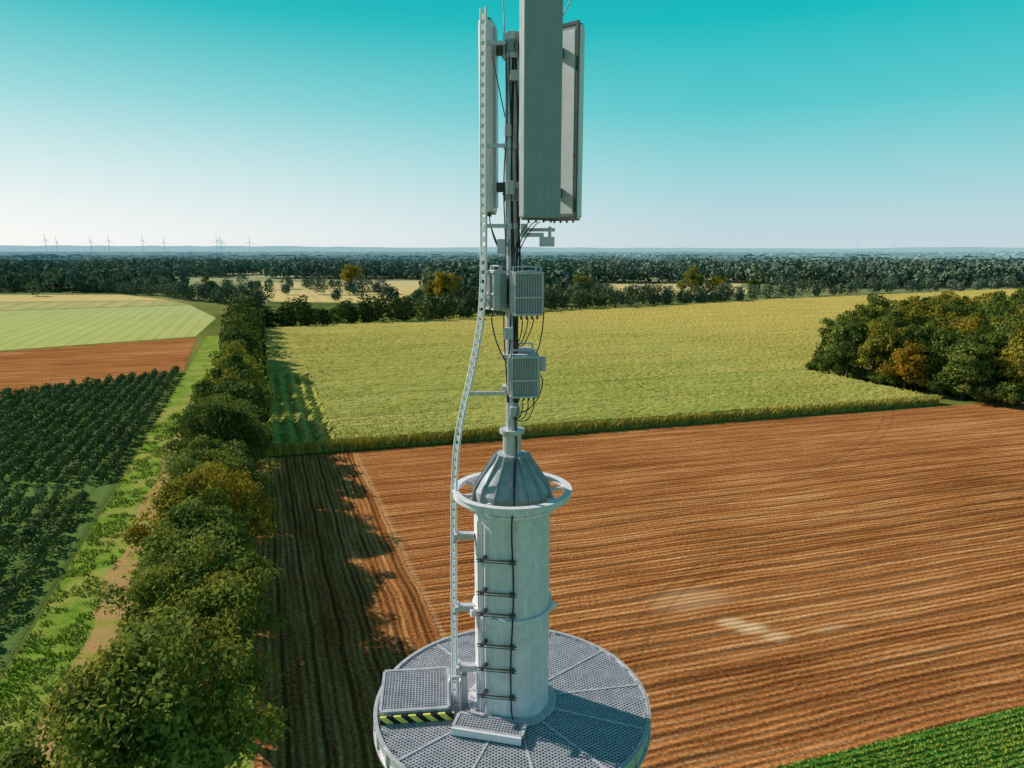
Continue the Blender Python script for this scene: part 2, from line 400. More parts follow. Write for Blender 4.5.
shrub = tree_mesh('shrub_mesh', 77, 2.4, 4.2, 26, 160, .13, M_leaf, (.6, 1.0), .5)
for (c, Y, s) in ((-14.5, 60, .9), (-15, 66, .7), (-14, 84, 1.1), (-14.5, 98, 1.0), (-15.5, 122, 1.2), (-16, 168, 1.7), (-14, 185, 1.5), (-14.5, 75, .8), (-14, 108, 1.1), (-14.5, 140, 1.3)):
    put('roadside_shrub', shrub, rowx(c, Y), Y, s, s, GREEN)

# woodland on the right
wood = empty('woodland')
wp = [(101, 228), (110, 200), (128, 181), (152, 179), (235, 200), (270, 300), (190, 305), (128, 262)]
pts = []
for gx in np.arange(95, 275, 8.2):
    for gy in np.arange(172, 312, 8.2):
        x = gx+rnd.uniform(-2.6, 2.6); y = gy+rnd.uniform(-2.6, 2.6)
        if inpoly(np.array([x]), np.array([y]), wp)[0]: pts.append((x, y))
for x, y in pts:
    col = [DARK, GREEN, OLIVE, OLIVE, (.62, .8, .75), (1.3, 1.05, .7)][rnd.randint(6)]
    if rnd.rand() < .08: col = (1.6, .9, .5)
    s = rnd.uniform(.85, 1.12)+(.15 if y > 240 else 0)
    put('woodland_tree', mid[rnd.randint(4)], x, y, s*.98, s*1.08, col, wood)
for k in range(46):
    q = k/45
    if q < .4: a = q/.4; x = 99+a*27; y = 226-a*46
    else: a = (q-.4)/.6; x = 126+a*75; y = 178+a*10
    put('woodland_shrub', shrub, x+rnd.uniform(-2, 2), y+rnd.uniform(-2, 2), rnd.uniform(1.0, 2.0), None, [DARK, GREEN][rnd.randint(2)], wood)
for (x, y, s, cc) in ((104, 214, .95, DARK), (112, 196, .9, (1.4, .9, .5)), (122, 186, 1.0, GREEN), (134, 181, .95, OLIVE), (146, 181, 1.0, GREEN), (158, 184, .95, (1.35, .85, .5))):
    put('woodland_tree', mid[rnd.randint(4)], x, y, s, s*.9, cc, wood)

# ------------------------------------------------------------------ baked far trees
def bake(name, pts, hts, nq, qs, mat, seed, rr=.36, zlow=.15):
    r = np.random.RandomState(seed); pts = np.array(pts); n = len(pts); hts = np.array(hts)
    d = unit(r.normal(size=(n, nq, 3))+np.array([0, 0, .3])); rad = r.uniform(.6, 1, (n, nq, 1))
    ph = r.uniform(0, 6.28, (n, 1)); lump = (1+.25*np.sin(d[:, :, 0]*4+ph)*np.cos(d[:, :, 1]*4+ph))[..., None]
    hz = (1-zlow)/2
    sc = np.stack([hts*rr*r.uniform(.8, 1.2, n), hts*rr*r.uniform(.8, 1.2, n), hts*hz], 1)[:, None, :]
    cen = np.concatenate([pts, (hts*(zlow+hz))[:, None]], 1)[:, None, :]
    pos = (cen+d*rad*lump*sc).reshape(-1, 3)
    nrm = unit(d.reshape(-1, 3)+r.normal(size=(n*nq, 3))*.45)
    Q = quads_from(pos, nrm, r.uniform(.6, 1.3, n*nq)*qs, r, .8)
    tv = r.uniform(0, .7, n)
    var = np.clip(np.repeat(tv, nq)+r.uniform(-.1, .35, n*nq), 0, 1)
    me = mesh_quads(name, Q, var, mat); o = bpy.data.objects.new(name, me); scene.collection.objects.link(o); return o
def scatter(poly, step, jit=.4):
    P = np.array(poly); X, Yg = np.meshgrid(np.arange(P[:, 0].min(), P[:, 0].max(), step), np.arange(P[:, 1].min(), P[:, 1].max(), step))
    X = X.ravel()+rnd.uniform(-jit, jit, X.size)*step; Yg = Yg.ravel()+rnd.uniform(-jit, jit, Yg.size)*step
    k = inpoly(X, Yg, poly); return np.stack([X[k], Yg[k]], 1)
def along(pl, step, jit):
    out = []
    for a, b in zip(pl[:-1], pl[1:]):
        a = np.array(a, float); b = np.array(b, float); L = np.linalg.norm(b-a); n = max(int(L/step), 1)
        for k in range(n): out.append(a+(b-a)*(k+rnd.uniform(0, .6))/n+rnd.uniform(-jit, jit, 2))
    return out
hedge = along([(rowx(-8, 250), 250), (rowx(-8, 360), 360), (rowx(-9, 500), 500)], 5, 4)
hedge += along([(-128, 352), (-95, 372), (-41, 400), (31, 464), (60, 480), (175, 548)], 4.5, 4.5)
hedge += along([(-128, 362), (-41, 414), (31, 480)], 6, 6)
hedge += along([(-185, 500), (-250, 560), (-314, 625), (-420, 700), (-600, 790)], 7, 7)
hedge += along([(-100, 520), (-60, 530), (40, 560), (80, 620)], 8, 8)
hedge += along([(180, 560), (300, 640), (430, 690), (640, 780)], 10, 7)
hedge += along([(-185, 640), (-110, 650)], 9, 5)+along([(-290, 700), (-190, 760)], 9, 8)
hedge += [np.array(p) for p in ((-205, 640), (-140, 560), (-150, 690), (-162, 700), (-130, 600), (-290, 760), (-60, 640), (-420, 620), (-190, 545))]
hh = [rnd.uniform(8, 17.5) for _ in hedge]
bake('hedgerow_trees', hedge, hh, 360, .58, M_far, 3, .42, .02)
for (x, y, s, cc) in ((-160, 705, 1.6, (1.4, 1.1, .7)), (-48, 520, 1.5, (1.7, 1.2, .6)), (60, 600, 1.2, OLIVE), (150, 590, 1.5, OLIVE), (168, 580, 1.2, (1.5, 1.15, .6)), (-60, 530, 1.1, OLIVE), (-10, 500, 1.2, GREEN), (20, 520, 1.25, OLIVE), (210, 610, 1.0, DARK), (-240, 560, 1.1, DARK)):
    put('field_tree', mid[rnd.randint(4)], x, y, s, s, cc)
f1 = scatter([(20, 690), (80, 680), (80, 860), (280, 870), (300, 730), (460, 760), (1000, 900), (1100, 1050), (0, 1000)], 11)
f1b = scatter([(-120, 950), (-70, 600), (20, 600), (40, 1000), (-120, 1000)], 11)
f2 = scatter([(-1200, 1180), (-560, 1080), (-330, 1000), (-120, 950), (-60, 1150), (-1300, 1300)], 11)
f3 = scatter([(-1100, 700), (-620, 700), (-360, 665), (-335, 740), (-700, 790), (-1200, 800)], 11)
f4 = scatter([(-100, 1250), (1300, 1200), (1400, 1300), (-100, 1340)], 13)
fp = np.concatenate([f1, f1b, f2, f3, f4]); kk = vnoise(fp[:, 0], fp[:, 1], 80, 44) > .27; fp = fp[kk]; fh = rnd.uniform(14, 27, len(fp))*(.8+.4*vnoise(fp[:, 0], fp[:, 1], 60, 45))
bake('forest', fp, fh, 52, 1.8, M_far, 5, .34, .05)

def canopy(name, ys, xw, dx, hlo, hhi, mthr, seed, mat):
    xs = np.arange(-xw, xw, dx); X, Yg = np.meshgrid(xs, ys); X = X+rnd.uniform(-.4, .4, X.shape)*dx
    Z = hlo+(hhi-hlo)*(.5*vnoise(X, Yg, dx*14, seed)+.5*rnd.rand(*X.shape))
    M = vnoise(X, Yg*1.6, 420, seed+1)*.6+vnoise(X, Yg*1.5, 160, seed+2)*.4
    keep = M > mthr; Z = np.where(keep, Z, -1.0)
    ny, nx = X.shape; idx = np.arange(nx*ny).reshape(ny, nx)
    F = np.stack([idx[:-1, :-1], idx[:-1, 1:], idx[1:, 1:], idx[1:, :-1]], -1).reshape(-1, 4)
    k = keep.ravel()[F].any(1); F = F[k]
    me = bpy.data.meshes.new(name); me.from_pydata(np.stack([X, Yg, Z], -1).reshape(-1, 3).tolist(), [], F.tolist()); me.materials.append(mat)
    a = me.attributes.new('var', 'FLOAT', 'FACE'); a.data.foreach_set('value', rnd.uniform(0, .5, len(F)).tolist()); me.update()
    o = bpy.data.objects.new(name, me); scene.collection.objects.link(o)
ys = [1500.]
while ys[-1] < 3200: ys.append(ys[-1]+7+(ys[-1]-1200)*.006)
canopy('distant_forest', np.array(ys), 2600, 8, 10, 20, .50, 21, M_far)
ys = [3200.]
while ys[-1] < 9000: ys.append(ys[-1]*1.01)
canopy('distant_forest', np.array(ys), 7500, 30, 10, 24, .47, 25, M_far)
xs = np.linspace(-16000, 16000, 500); V = []; F = []
for k, (yy, zz) in enumerate(((9500, 0), (12500, 1), (16000, .3))):
    for x in xs:
        h = 46+40*float(vnoise(np.array(x), np.array(0.), 1900, 4))+12*float(vnoise(np.array(x), np.array(5.), 300, 6))+(40 if x < 0 else 0)*min(1, abs(x)/6000)
        V.append((x, yy, h*zz))
for k in range(2):
    for i in range(499): F.append((k*500+i, k*500+i+1, (k+1)*500+i+1, (k+1)*500+i))
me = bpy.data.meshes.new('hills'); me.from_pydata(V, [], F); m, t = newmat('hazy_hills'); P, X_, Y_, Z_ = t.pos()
t.diffuse(t.mix(t.noise(P, .004, 3), (.34, .50, .58), (.40, .56, .63))); me.materials.append(m)  # hill colour is the bluish haze itself, painted on
scene.collection.objects.link(bpy.data.objects.new('hills', me))

# ------------------------------------------------------------------ corn field
cp = [(rowx(-1.5, 133), 133), (113, 181), (97, 222), (118, 266), (190, 312), (300, 318), (620, 480), (560, 740), (175, 543), (31, 458), (-41, 394), (rowx(-1, 348), 348)]
ysl = [125.]
while ysl[-1] < 750: ysl.append(ysl[-1]+.8+max(0, ysl[-1]-160)*.009)
xs = np.arange(-135, 640, 1.15); X, Yg = np.meshgrid(xs, np.array(ysl)); X = X+rnd.uniform(-.3, .3, X.shape); Yg = Yg+rnd.uniform(-.25, .25, Yg.shape)
ins = inpoly(X, Yg, cp); cc = X+.355*Yg
Z = 2.0+rnd.uniform(-.12, .12, X.shape)+.3*vnoise(X, Yg, 14, 9)
rows = (cc < 14) & (Yg < 215)
Z = np.where(rows, Z*np.clip(.75+.34*np.sin(cc*2*math.pi/3.2), .25, 1), Z)
inner = ins.copy()
inner[1:-1, 1:-1] = ins[1:-1, 1:-1] & ins[:-2, 1:-1] & ins[2:, 1:-1] & ins[1:-1, :-2] & ins[1:-1, 2:]
Z = np.where(inner, Z, .05)
ny, nx = X.shape; idx = np.arange(nx*ny).reshape(ny, nx)
F = np.stack([idx[:-1, :-1], idx[:-1, 1:], idx[1:, 1:], idx[1:, :-1]], -1).reshape(-1, 4); F = F[ins.ravel()[F].all(1)]
used = np.unique(F); remap = -np.ones(nx*ny, int); remap[used] = np.arange(len(used))
VV = np.stack([X, Yg, Z], -1).reshape(-1, 3)[used]
me = bpy.data.meshes.new('corn_field'); me.from_pydata(VV.tolist(), [], remap[F].tolist()); me.materials.append(M_corn); me.update()
scene.collection.objects.link(bpy.data.objects.new('corn_field', me))
def blades(name, X, Y, Z0, hgt, wid, lean, mat, seed):
    r = np.random.RandomState(seed); n = len(X); a = r.uniform(0, 6.28, n); t = np.stack([np.cos(a), np.sin(a), 0*a], 1)
    b = np.stack([r.normal(size=n)*lean, r.normal(size=n)*lean, np.ones(n)], 1)*hgt[:, None]; base = np.stack([X, Y, Z0], 1); w = t*wid[:, None]
    Q = np.stack([base-w, base+w, base+b+w*.35, base+b-w*.35], 1)
    me = mesh_quads(name, Q, r.uniform(0, 1, n), mat); o = bpy.data.objects.new(name, me); scene.collection.objects.link(o)
n = 9000; q = rnd.rand(n); off = rnd.uniform(-.5, 1.2, n)
bx = rowx(-1.5, 133)+(113-rowx(-1.5, 133))*q; by = 133+48*q+off
bx2 = rnd.uniform(-110, 140, 90000); by2 = 131+rnd.rand(90000)**1.6*190
rowv = (-bx2*.29+by2*.957); shift = (np.round(rowv/1.5)*1.5-rowv)*.75; bx2 = bx2-.29*shift; by2 = by2+.957*shift
k = inpoly(bx2, by2, cp) & ((bx2+.355*by2) > 13)
BX = np.concatenate([bx, bx2[k]]); BY = np.concatenate([by, by2[k]]); BZ = np.concatenate([np.zeros(n), np.full(k.sum(), 1.8)])
BH = np.concatenate([rnd.uniform(1.7, 2.5, n), rnd.uniform(.3, .75, k.sum())])
blades('corn_plants', BX, BY, BZ, BH, rnd.uniform(.06, .16, len(BX)), .35, M_cornleaf, 8)
n = 60000; yy = 40+rnd.rand(n)**1.5*120; ccx = rnd.uniform(-27, -4, n); clump = vnoise(ccx, yy, 1.3, 12)
k = (clump > .45) & ~((ccx > -20.9) & (ccx < -17.9))
blades('grass_tufts', (ccx-.355*yy)[k], yy[k], np.zeros(k.sum()), rnd.uniform(.12, .4, k.sum()), rnd.uniform(.05, .11, k.sum()), .6, M_grassblade, 9)
n = 45000; uu = rnd.uniform(5, 75, n); dv = rnd.uniform(0, 9, n)
dv2 = np.round(dv/.55)*.55+rnd.normal(size=n)*.07
blades('crop_seedlings', (uu+dv2*.29), (42.0+.3*uu-dv2*.957), np.full(n, .06), rnd.uniform(.10, .25, n), rnd.uniform(.04, .08, n), .5, M_grassblade, 10)

# ------------------------------------------------------------------ orchard
A1 = [(rowx(-28, 117), 117), (rowx(-28, 230), 230), (-141, 188), (-180, 140), (-150, 104)]
A2 = [(rowx(-28.5, 62), 62), (rowx(-28.5, 110), 110), (-150, 99), (-150, 44), (rowx(-33, 44), 44)]
def rowpts(poly, rs, ps, miss):
    out = []
    for c in np.arange(-150, -28, rs):
        for y in np.arange(40, 240, ps):
            yj = y+rnd.uniform(-.4, .4)*ps*.6; x = c-.355*yj+rnd.normal()*.12
            if rnd.rand() > miss and inpoly(np.array([x]), np.array([yj]), poly)[0]: out.append((x, yj))
    return out
o1 = rowpts(A1, 3.0, 2.0, .03); o2 = rowpts(A2, 3.3, 2.0, .12)
bake('orchard', o1, rnd.uniform(1.7, 3.1, len(o1)), 100, .21, M_orch, 14, .44, .05)
bake('orchard', o2, rnd.uniform(1.6, 3.1, len(o2)), 170, .155, M_orch, 15, .45, .05)

# ------------------------------------------------------------------ wind turbines
mb = MB(); mb.cyl((0, 0, 0), (0, 0, 110), 3.0, 1.6, 10); mb.box((0, 1, 111.5), (4, 10, 4)); mb.cyl((0, -4, 111.5), (0, -7, 111.5), 2, 1, 8)
for k in range(3):
    a = math.radians(90+k*120); d = Vector((math.cos(a), 0, math.sin(a))); p = Vector((0, -6, 111.5))
    mb.cyl(p, p+d*12, 1.1, 1.6, 6); mb.cyl(p+d*12, p+d*46, 1.6, .3, 6)
m, t = newmat('turbine_hazed_white'); t.finish((.70, .80, .82), .5)  # white tinted bluish to stand in for distance haze
wt = mb.obj('wind_turbine', m); wt.location = (-3265, 5000, 0)
for i, (x, y) in enumerate(((-3188, 5000), (-2949, 5000), (-2767, 4900), (-2740, 5300), (-2437, 5000), (-2275, 5600), (-2149, 5200), (-2085, 5100), (-1840, 5000), (3290, 6800), (3900, 7300))):
    o = bpy.data.objects.new('wind_turbine', wt.data); scene.collection.objects.link(o); o.location = (x, y, 0); o.rotation_euler = (0, 0, .3*(i % 3)-.2); o.scale = (.9, .9, .85+.05*(i % 4))

# ------------------------------------------------------------------ TOWER
T = empty('telecommunication_tower', (0, 10.82, 0)); H0 = CAMH
def h(v): return H0+v
PZ = h(-7.61)
mb = MB(); mb.lathe([(1.35, 0), (1.25, 6), (.95, 20), (.72, PZ-.25), (.72, PZ-.1)], 48); mb.obj('lower_shaft', M_conc, T)
R = 2.28
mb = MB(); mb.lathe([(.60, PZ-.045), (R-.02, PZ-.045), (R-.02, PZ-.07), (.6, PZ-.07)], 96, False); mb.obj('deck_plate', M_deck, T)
mb = MB()
mb.lathe([(R, PZ-.30), (R+.035, PZ-.30), (R+.035, PZ+.035), (R, PZ+.035), (R, PZ-.30)], 128, False)
mb.lathe([(R+.037, PZ-.28), (R+.075, PZ-.28), (R+.075, PZ-.235), (R+.037, PZ-.235)], 128, False)
mb.lathe([(R+.037, PZ+.0), (R+.065, PZ+.0), (R+.065, PZ+.028), (R+.037, PZ+.028)], 128, False)
for i in range(32):
    a = 2*math.pi*i/32; ca, sa = math.cos(a), math.sin(a); Rz = Matrix.Rotation(a, 3, 'Z')
    mb.box((ca*(R+.05), sa*(R+.05), PZ-.12), (.03, .05, .22), Rz)
    mb.cyl((ca*(R-.03), sa*(R-.03), PZ), (ca*(R-.03), sa*(R-.03), PZ+.07), .014, None, 6)
mb.obj('platform_rim', M_galv, T)
mb = MB(); pitch = .055
n = int(R/pitch)+1
for ang in (math.radians(35), math.radians(-35)):
    ca, sa = math.cos(ang), math.sin(ang); Rz = Matrix.Rotation(ang, 3, 'Z')
    for i in range(-n, n+1):
        d = i*pitch
        if abs(d) >= R-.03: continue
        L = math.sqrt((R-.01)**2-d*d); segs = [(-L, L)]
        if abs(d) < .64: l = math.sqrt(.64**2-d*d); segs = [(-L, -l), (l, L)]
        for a, b in segs:
            mid_ = (a+b)/2; mb.box((ca*mid_-sa*d, sa*mid_+ca*d, PZ-.008+(.002 if ang > 0 else 0)), (b-a, .017, .022), Rz)
mb.obj('platform_grating', M_grat, T)
mb = MB()
for i in range(12):
    a = 2*math.pi*(i+.35)/12; Rz = Matrix.Rotation(a, 3, 'Z'); ca, sa = math.cos(a), math.sin(a); rm = (.66+R)/2
    mb.box((ca*rm, sa*rm, PZ+.008), (R-.68, .035, .018), Rz)
    mb.box((ca*rm, sa*rm, PZ-.2), (R-.68, .07, .22), Rz)
mb.obj('platform_beams', M_galv, T)
def gpanel(name, cx, cy, sx, sy, z, rot, tilt=0):
    Rm = Matrix.Rotation(rot, 3, 'Z') @ Matrix.Rotation(tilt, 3, 'X'); c = Vector((cx, cy, z)); mb = MB()
    for k, (a, b, c1, d) in enumerate(((0, -sy/2, sx, .05), (0, sy/2, sx, .05), (-sx/2, 0, .05, sy-.05), (sx/2, 0, .05, sy-.05))):
        mb.box(c+Rm @ Vector((a, b, 0)), (c1, d, .06), Rm)
    ns = int(sx/.05)
    for i in range(1, ns): mb.box(c+Rm @ Vector((-sx/2+i*sx/ns, 0, 0)), (.014, sy-.05, .03), Rm)
    ns = int(sy/.05)
    for i in range(1, ns): mb.box(c+Rm @ Vector((0, -sy/2+i*sy/ns, .004)), (sx-.05, .014, .03), Rm)
    mb.obj(name, M_grat, T)
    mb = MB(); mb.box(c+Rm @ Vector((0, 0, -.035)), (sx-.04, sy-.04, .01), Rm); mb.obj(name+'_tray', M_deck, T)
    return c, Rm
c, Rm = gpanel('access_hatch', -1.66, .02, 1.12, 1.05, PZ+.18, math.radians(6), math.radians(3))
mb = MB(); mb.box(c+Rm @ Vector((.04, -.61, -.075)), (1.2, .04, .13), Rm); mb.obj('hatch_warning_edge', M_haz, T)
mb = MB()
for sx in (-.52, .52):
    for sy in (-.5, .5): mb.box(c+Rm @ Vector((sx, sy, -.11)), (.05, .05, .16), Rm)
mb.obj('hatch_feet', M_galv, T)
c, Rm = gpanel('step_grate', -.36, -.80, 1.12, .36, PZ+.10, math.radians(-13), 0)
mb = MB(); mb.box(c+Rm @ Vector((0, -.23, -.02)), (1.14, .035, .12), Rm); mb.obj('step_lip', M_white, T)
mb = MB()
mb.lathe([(.62, PZ-.08), (.62, h(-5.95)), (.617, h(-5.95)), (.617, h(-5.94)), (.62, h(-5.94)), (.62, h(-4.06))], 72)
mb.obj('upper_tube', M_tube, T)
mb = MB()
mb.lathe([(.62, PZ+.05), (.76, PZ+.05), (.76, PZ+.012), (.62, PZ+.012)], 72, False)
for i in range(24):
    a = 2*math.pi*i/24; mb.cyl((.70*math.cos(a), .70*math.sin(a), PZ+.05), (.70*math.cos(a), .70*math.sin(a), PZ+.09), .02, None, 6)
mb.obj('base_flange', M_galv, T)
mb = MB()
mb.lathe([(.60, h(-4.07)), (.70, h(-4.07)), (.70, h(-4.02)), (.60, h(-4.02))], 72, False)
mb.lathe([(.60, h(-4.01)), (.70, h(-4.01)), (.70, h(-3.96)), (.60, h(-3.96))], 72, False)
for i in range(28):
    a = 2*math.pi*i/28; mb.cyl((.665*math.cos(a), .665*math.sin(a), h(-4.12)), (.665*math.cos(a), .665*math.sin(a), h(-3.91)), .016, None, 6)
mb.obj('tube_flange', M_tube, T)
mb = MB()
mb.lathe([(.60, h(-3.96)), (.60, h(-3.78)), (.50, h(-3.60)), (.37, h(-3.42)), (.24, h(-3.26)), (.24, h(-3.20)), (.15, h(-3.195))], 64, False)
for i in range(14):
    a = 2*math.pi*(i+.5)/14; Rz = Matrix.Rotation(a, 3, 'Z'); tt = .009
    pts = [(.60, -3.955), (.655, -3.955), (.64, -3.76), (.28, -3.20), (.22, -3.20)]
    vs = [Rz @ Vector((r_, s*tt, h(z_))) for s in (-1, 1) for r_, z_ in pts]
    mb.add(vs, [(4, 3, 2, 1, 0), (5, 6, 7, 8, 9)]+[(k, (k+1) % 5, 5+(k+1) % 5, 5+k) for k in range(5)])
mb.obj('transition_cone', M_cone, T)
mb = MB()
mb.lathe([(.15, h(-3.2)), (.145, h(-2.86))], 32); mb.lathe([(.14, h(-2.86)), (.20, h(-2.86)), (.20, h(-2.80)), (.09, h(-2.80))], 32, False)
mb.lathe([(.097, h(-2.81)), (.097, h(3.02)), (.0, h(3.05))], 28)
mb.obj('mast_pole', M_galv, T)
mb = MB()
zr = h(-3.84)
mb.lathe([(.90, zr-.045), (.95, zr-.045), (.95, zr+.045), (.90, zr+.045), (.90, zr-.045)], 80, False)
mb.lathe([(.86, zr+.047), (.97, zr+.047), (.97, zr+.06), (.86, zr+.06), (.86, zr+.047)], 80, False)
for i in range(8):
    a = 2*math.pi*(i+.3)/8; mb.box((.78*math.cos(a), .78*math.sin(a), zr-.02), (.26, .04, .05), Matrix.Rotation(a, 3, 'Z'))
mb.obj('guard_ring', M_tube, T)
mb = MB(); zc = h(-5.81)
mb.lathe([(.622, zc-.04), (.665, zc-.04), (.665, zc+.04), (.622, zc+.04)], 72, False)
for a in (-.1, .5, 2.4, 3.6): mb.box((.70*math.cos(a), .70*math.sin(a), zc), (.10, .06, .11), Matrix.Rotation(a, 3, 'Z'))
mb.obj('clamp_ring', M_tube, T)
path = [(-.40, 3.36), (-.41, 2.5), (-.42, 1.2), (-.425, .2), (-.435, -.45), (-.49, -1.15), (-.66, -2.0), (-.80, -2.6), (-.885, -3.15), (-.93, -3.9), (-.955, -5.2), (-.97, -7.2), (-.97, -7.55)]
mb = MB(); A_ = []; B_ = []
for x, z in path: A_.append((x-.038, -.09, h(z))); B_.append((x+.038, -.15, h(z)))
mb.tube(A_, .019, 8); mb.tube(B_, .019, 8)
zz = np.arange(-7.4, 3.33, .14); px = np.interp(zz, [p[1] for p in path][::-1], [p[0] for p in path][::-1])
for x, z in zip(px, zz): mb.box((x, -.12, h(z)), (.075, .03, .085), Matrix.Rotation(-.67, 3, 'Z'))
mb.obj('climbing_ladder', M_white, T)
mb = MB()
for z, tx in ((2.9, -.09), (1.5, -.09), (.35, -.09), (-.75, -.09), (-2.2, -.09)):
    x = float(np.interp(z, [p[1] for p in path][::-1], [p[0] for p in path][::-1]))
    mb.box(((x+tx)/2, -.10, h(z)), (abs(x-tx), .05, .05))
    mb.lathe([(.099, h(z)-.04), (.125, h(z)-.04), (.125, h(z)+.04), (.099, h(z)+.04)], 20, False)
for z in (-4.55, -5.81, -6.9):
    mb.box((-.77, -.13, h(z)), (.32, .12, .10)); mb.box((-.91, -.15, h(z)), (.05, .24, .13))
mb.box((-.80, -.10, h(-7.25)), (.10, .10, .62)); mb.box((-.88, -.20, h(-7.05)), (.26, .06, .06))
for x in (-1.04, -.86): mb.tube([(x, -.32, PZ), (x, -.32, PZ+.5), (x, -.15, PZ+.56)], .02)
mb.obj('ladder_brackets', M_galv, T)
# straight step bars standing off the tube front
mb = MB()
for z in (-4.75, -5.3, -5.66, -6.2, -6.62, -7.1):
    mb.cyl((-.56, -.60, h(z)+.01), (.07, -.685, h(z)), .013, None, 8); mb.cyl((-.56, -.60, h(z)-.035), (.07, -.685, h(z)-.045), .008, None, 6)
    mb.box((.0, -.655, h(z)-.02), (.08, .05, .07)); mb.box((-.45, -.53, h(z)-.01), (.05, .16, .05), Matrix.Rotation(-.5, 3, 'Z'))
mb.obj('step_bars', M_dark, T)
mb = MB()
mb.cyl((-.46, -.49, h(-7.5)), (-.46, -.49, h(-4.2)), .016, None, 6); mb.cyl((-.54, -.40, h(-7.5)), (-.54, -.40, h(-4.2)), .012, None, 6)
mb.obj('safety_rail', M_galv, T)
# cables
mb = MB(); r_ = np.random.RandomState(4)
for k, (x0, ph, rr_) in enumerate(((.0, 0, .014),)):
    pts = [(.05+x0*.5, -.13, h(-2.6)), (.07+x0, -.17, h(-3.0)), (.05+x0, -.32, h(-3.3)), (.03+x0, -.66, h(-3.8)), (.0+x0, -.71, h(-4.05))]
    for z in np.arange(-4.4, -7.5, -.3): pts.append((x0+.022*math.sin(z*2.1+ph), -.665, h(z)))
    pts.append((x0+.05, -.75, PZ+.03)); mb.tube(pts, rr_, 6)
for k in range(6):
    a = r_.uniform(3.2, 5.6); pts = []
    for z in np.arange(2.9, -2.7, -.35): pts.append(((.118+.02*math.sin(z*3+k))*math.cos(a+.25*math.sin(z+k)), (.118+.02*math.sin(z*3+k))*math.sin(a+.25*math.sin(z+k)), h(z)))
    mb.tube(pts, .010 if k % 2 else .014, 6)
def loop(a, b, sag, r=.008):
    a = Vector(a); b = Vector(b); m_ = (a+b)/2+Vector(sag); mb.tube([a, (a*.75+m_*.25)+Vector(sag)*.35, m_, (b*.75+m_*.25)+Vector(sag)*.35, b], r, 6)
for k in range(4):
    if k < 3:
        loop((.26+.07*k, -.40, h(.40)), (.04+.03*k, -.16, h(-.1)), (-.05, .03, .02))
        loop((-.34, .06+.05*k, h(.50)), (-.10-.02*k, -.06, h(-.05)), (-.03, -.02, -.06))
    loop((.06+.09*k, -.33, h(-1.0)), (.0+.03*k, -.12, h(-1.40)), (.05-.02*k, -.08, -.08-.03*k))
    loop((.06+.09*k, -.31, h(-2.26)), (.02*k, -.12, h(-2.58)), (.05, -.08, -.06-.03*k))
loop((-.30, -.1, h(-.95)), (-.02, -.14, h(-1.75)), (-.07, -.08, -.05), .010)
loop((.44, -.2, h(-.6)), (.36, -.25, h(-1.55)), (.07, -.05, 0), .009)
loop((.44, -.2, h(-1.9)), (.12, -.12, h(-2.5)), (.12, -.05, -.06), .009)
loop((.2, .1, h(3.0)), (.12, -.1, h(2.0)), (.08, -.14, -.1)); loop((-.3, 0, h(2.8)), (-.1, -.1, h(1.9)), (.02, -.1, -.1))
mb.obj('feeder_cables', M_cable, T)
def antenna(name, cx, cy, yaw, w, d, z0, z1, mat, rail=M_dark, rw=.35):
    Rm = Matrix.Rotation(yaw, 3, 'Z'); c = Vector((cx, cy, h((z0+z1)/2)))
    mb = MB(); mb.box(c, (w, d, z1-z0), Rm, ch=.05); mb.obj(name, mat, T)
    mb = MB(); mb.box(c+Rm @ Vector((0, d/2+.02, 0)), (w*rw, .036, (z1-z0)*.94), Rm); mb.obj(name+'_back_rail', rail, T)
    mb = MB()
    for z in (-1, 1):
        mb.box(c+Rm @ Vector((0, 0, z*((z1-z0)/2+.006))), (w*.86, d*.8, .02), Rm)
        zz_ = z*(z1-z0)*.36
        mb.box(c+Rm @ Vector((0, d/2+.10, zz_)), (.10, .12, .14), Rm); mb.box(c+Rm @ Vector((0, d/2+.15, zz_)), (.24, .035, .05), Rm)
    for i in range(4):
        p = c+Rm @ Vector((-w*.3+w*.2*i, 0, -(z1-z0)/2)); mb.cyl(p, p-Vector((0, 0, .05)), .015, None, 8)
    mb.obj(name+'_mounts', M_dark, T)
    mb2 = MB()
    for z in (-1, 1):
        p = c+Rm @ Vector((0, d/2+.13, z*(z1-z0)*.36)); q = Vector((0, 0, p.z)); mb2.cyl(p, q, .028, None, 8); mb2.cyl(p+Vector((0, 0, -.1)), q+Vector((0, 0, -.1)), .02, None, 8)
        mb2.lathe([(.098, p.z-.13), (.128, p.z-.13), (.128, p.z+.05), (.098, p.z+.05)], 20, False)
    mb2.obj(name+'_arms', M_galv, T)
antenna('panel_antenna_front', .40, -.46, math.radians(20), .58, .24, .44, 3.42, M_grey)
antenna('panel_antenna_rear', .80, .30, math.radians(140), .60, .16, .46, 3.22, M_white, M_white, .8)
antenna('panel_antenna_left', -.36, .30, math.radians(-100), .46, .20, .56, 3.28, M_white, M_galv)
mb = MB()
Rm = Matrix.Rotation(math.radians(140), 3, 'Z')
for s in (-1, 1): mb.box(Vector((.80, .30, h(1.84)))+Rm @ Vector((s*.285, .10, 0)), (.035, .035, 2.80), Rm)
for z in (.47, 1.4, 2.3, 3.22): mb.box(Vector((.80, .30, h(z)))+Rm @ Vector((0, .10, 0)), (.60, .034, .045), Rm)
mb.obj('antenna_frame', M_dark, T)
mb = MB()
mb.box((.30, -.20, h(.22)), (.34, .06, .06)); mb.box((.52, -.18, h(.12)), (.22, .12, .14)); mb.box((.18, -.2, h(.28)), (.10, .14, .20)); mb.cyl((.56, -.2, h(.05)), (.56, -.2, h(.34)), .025)
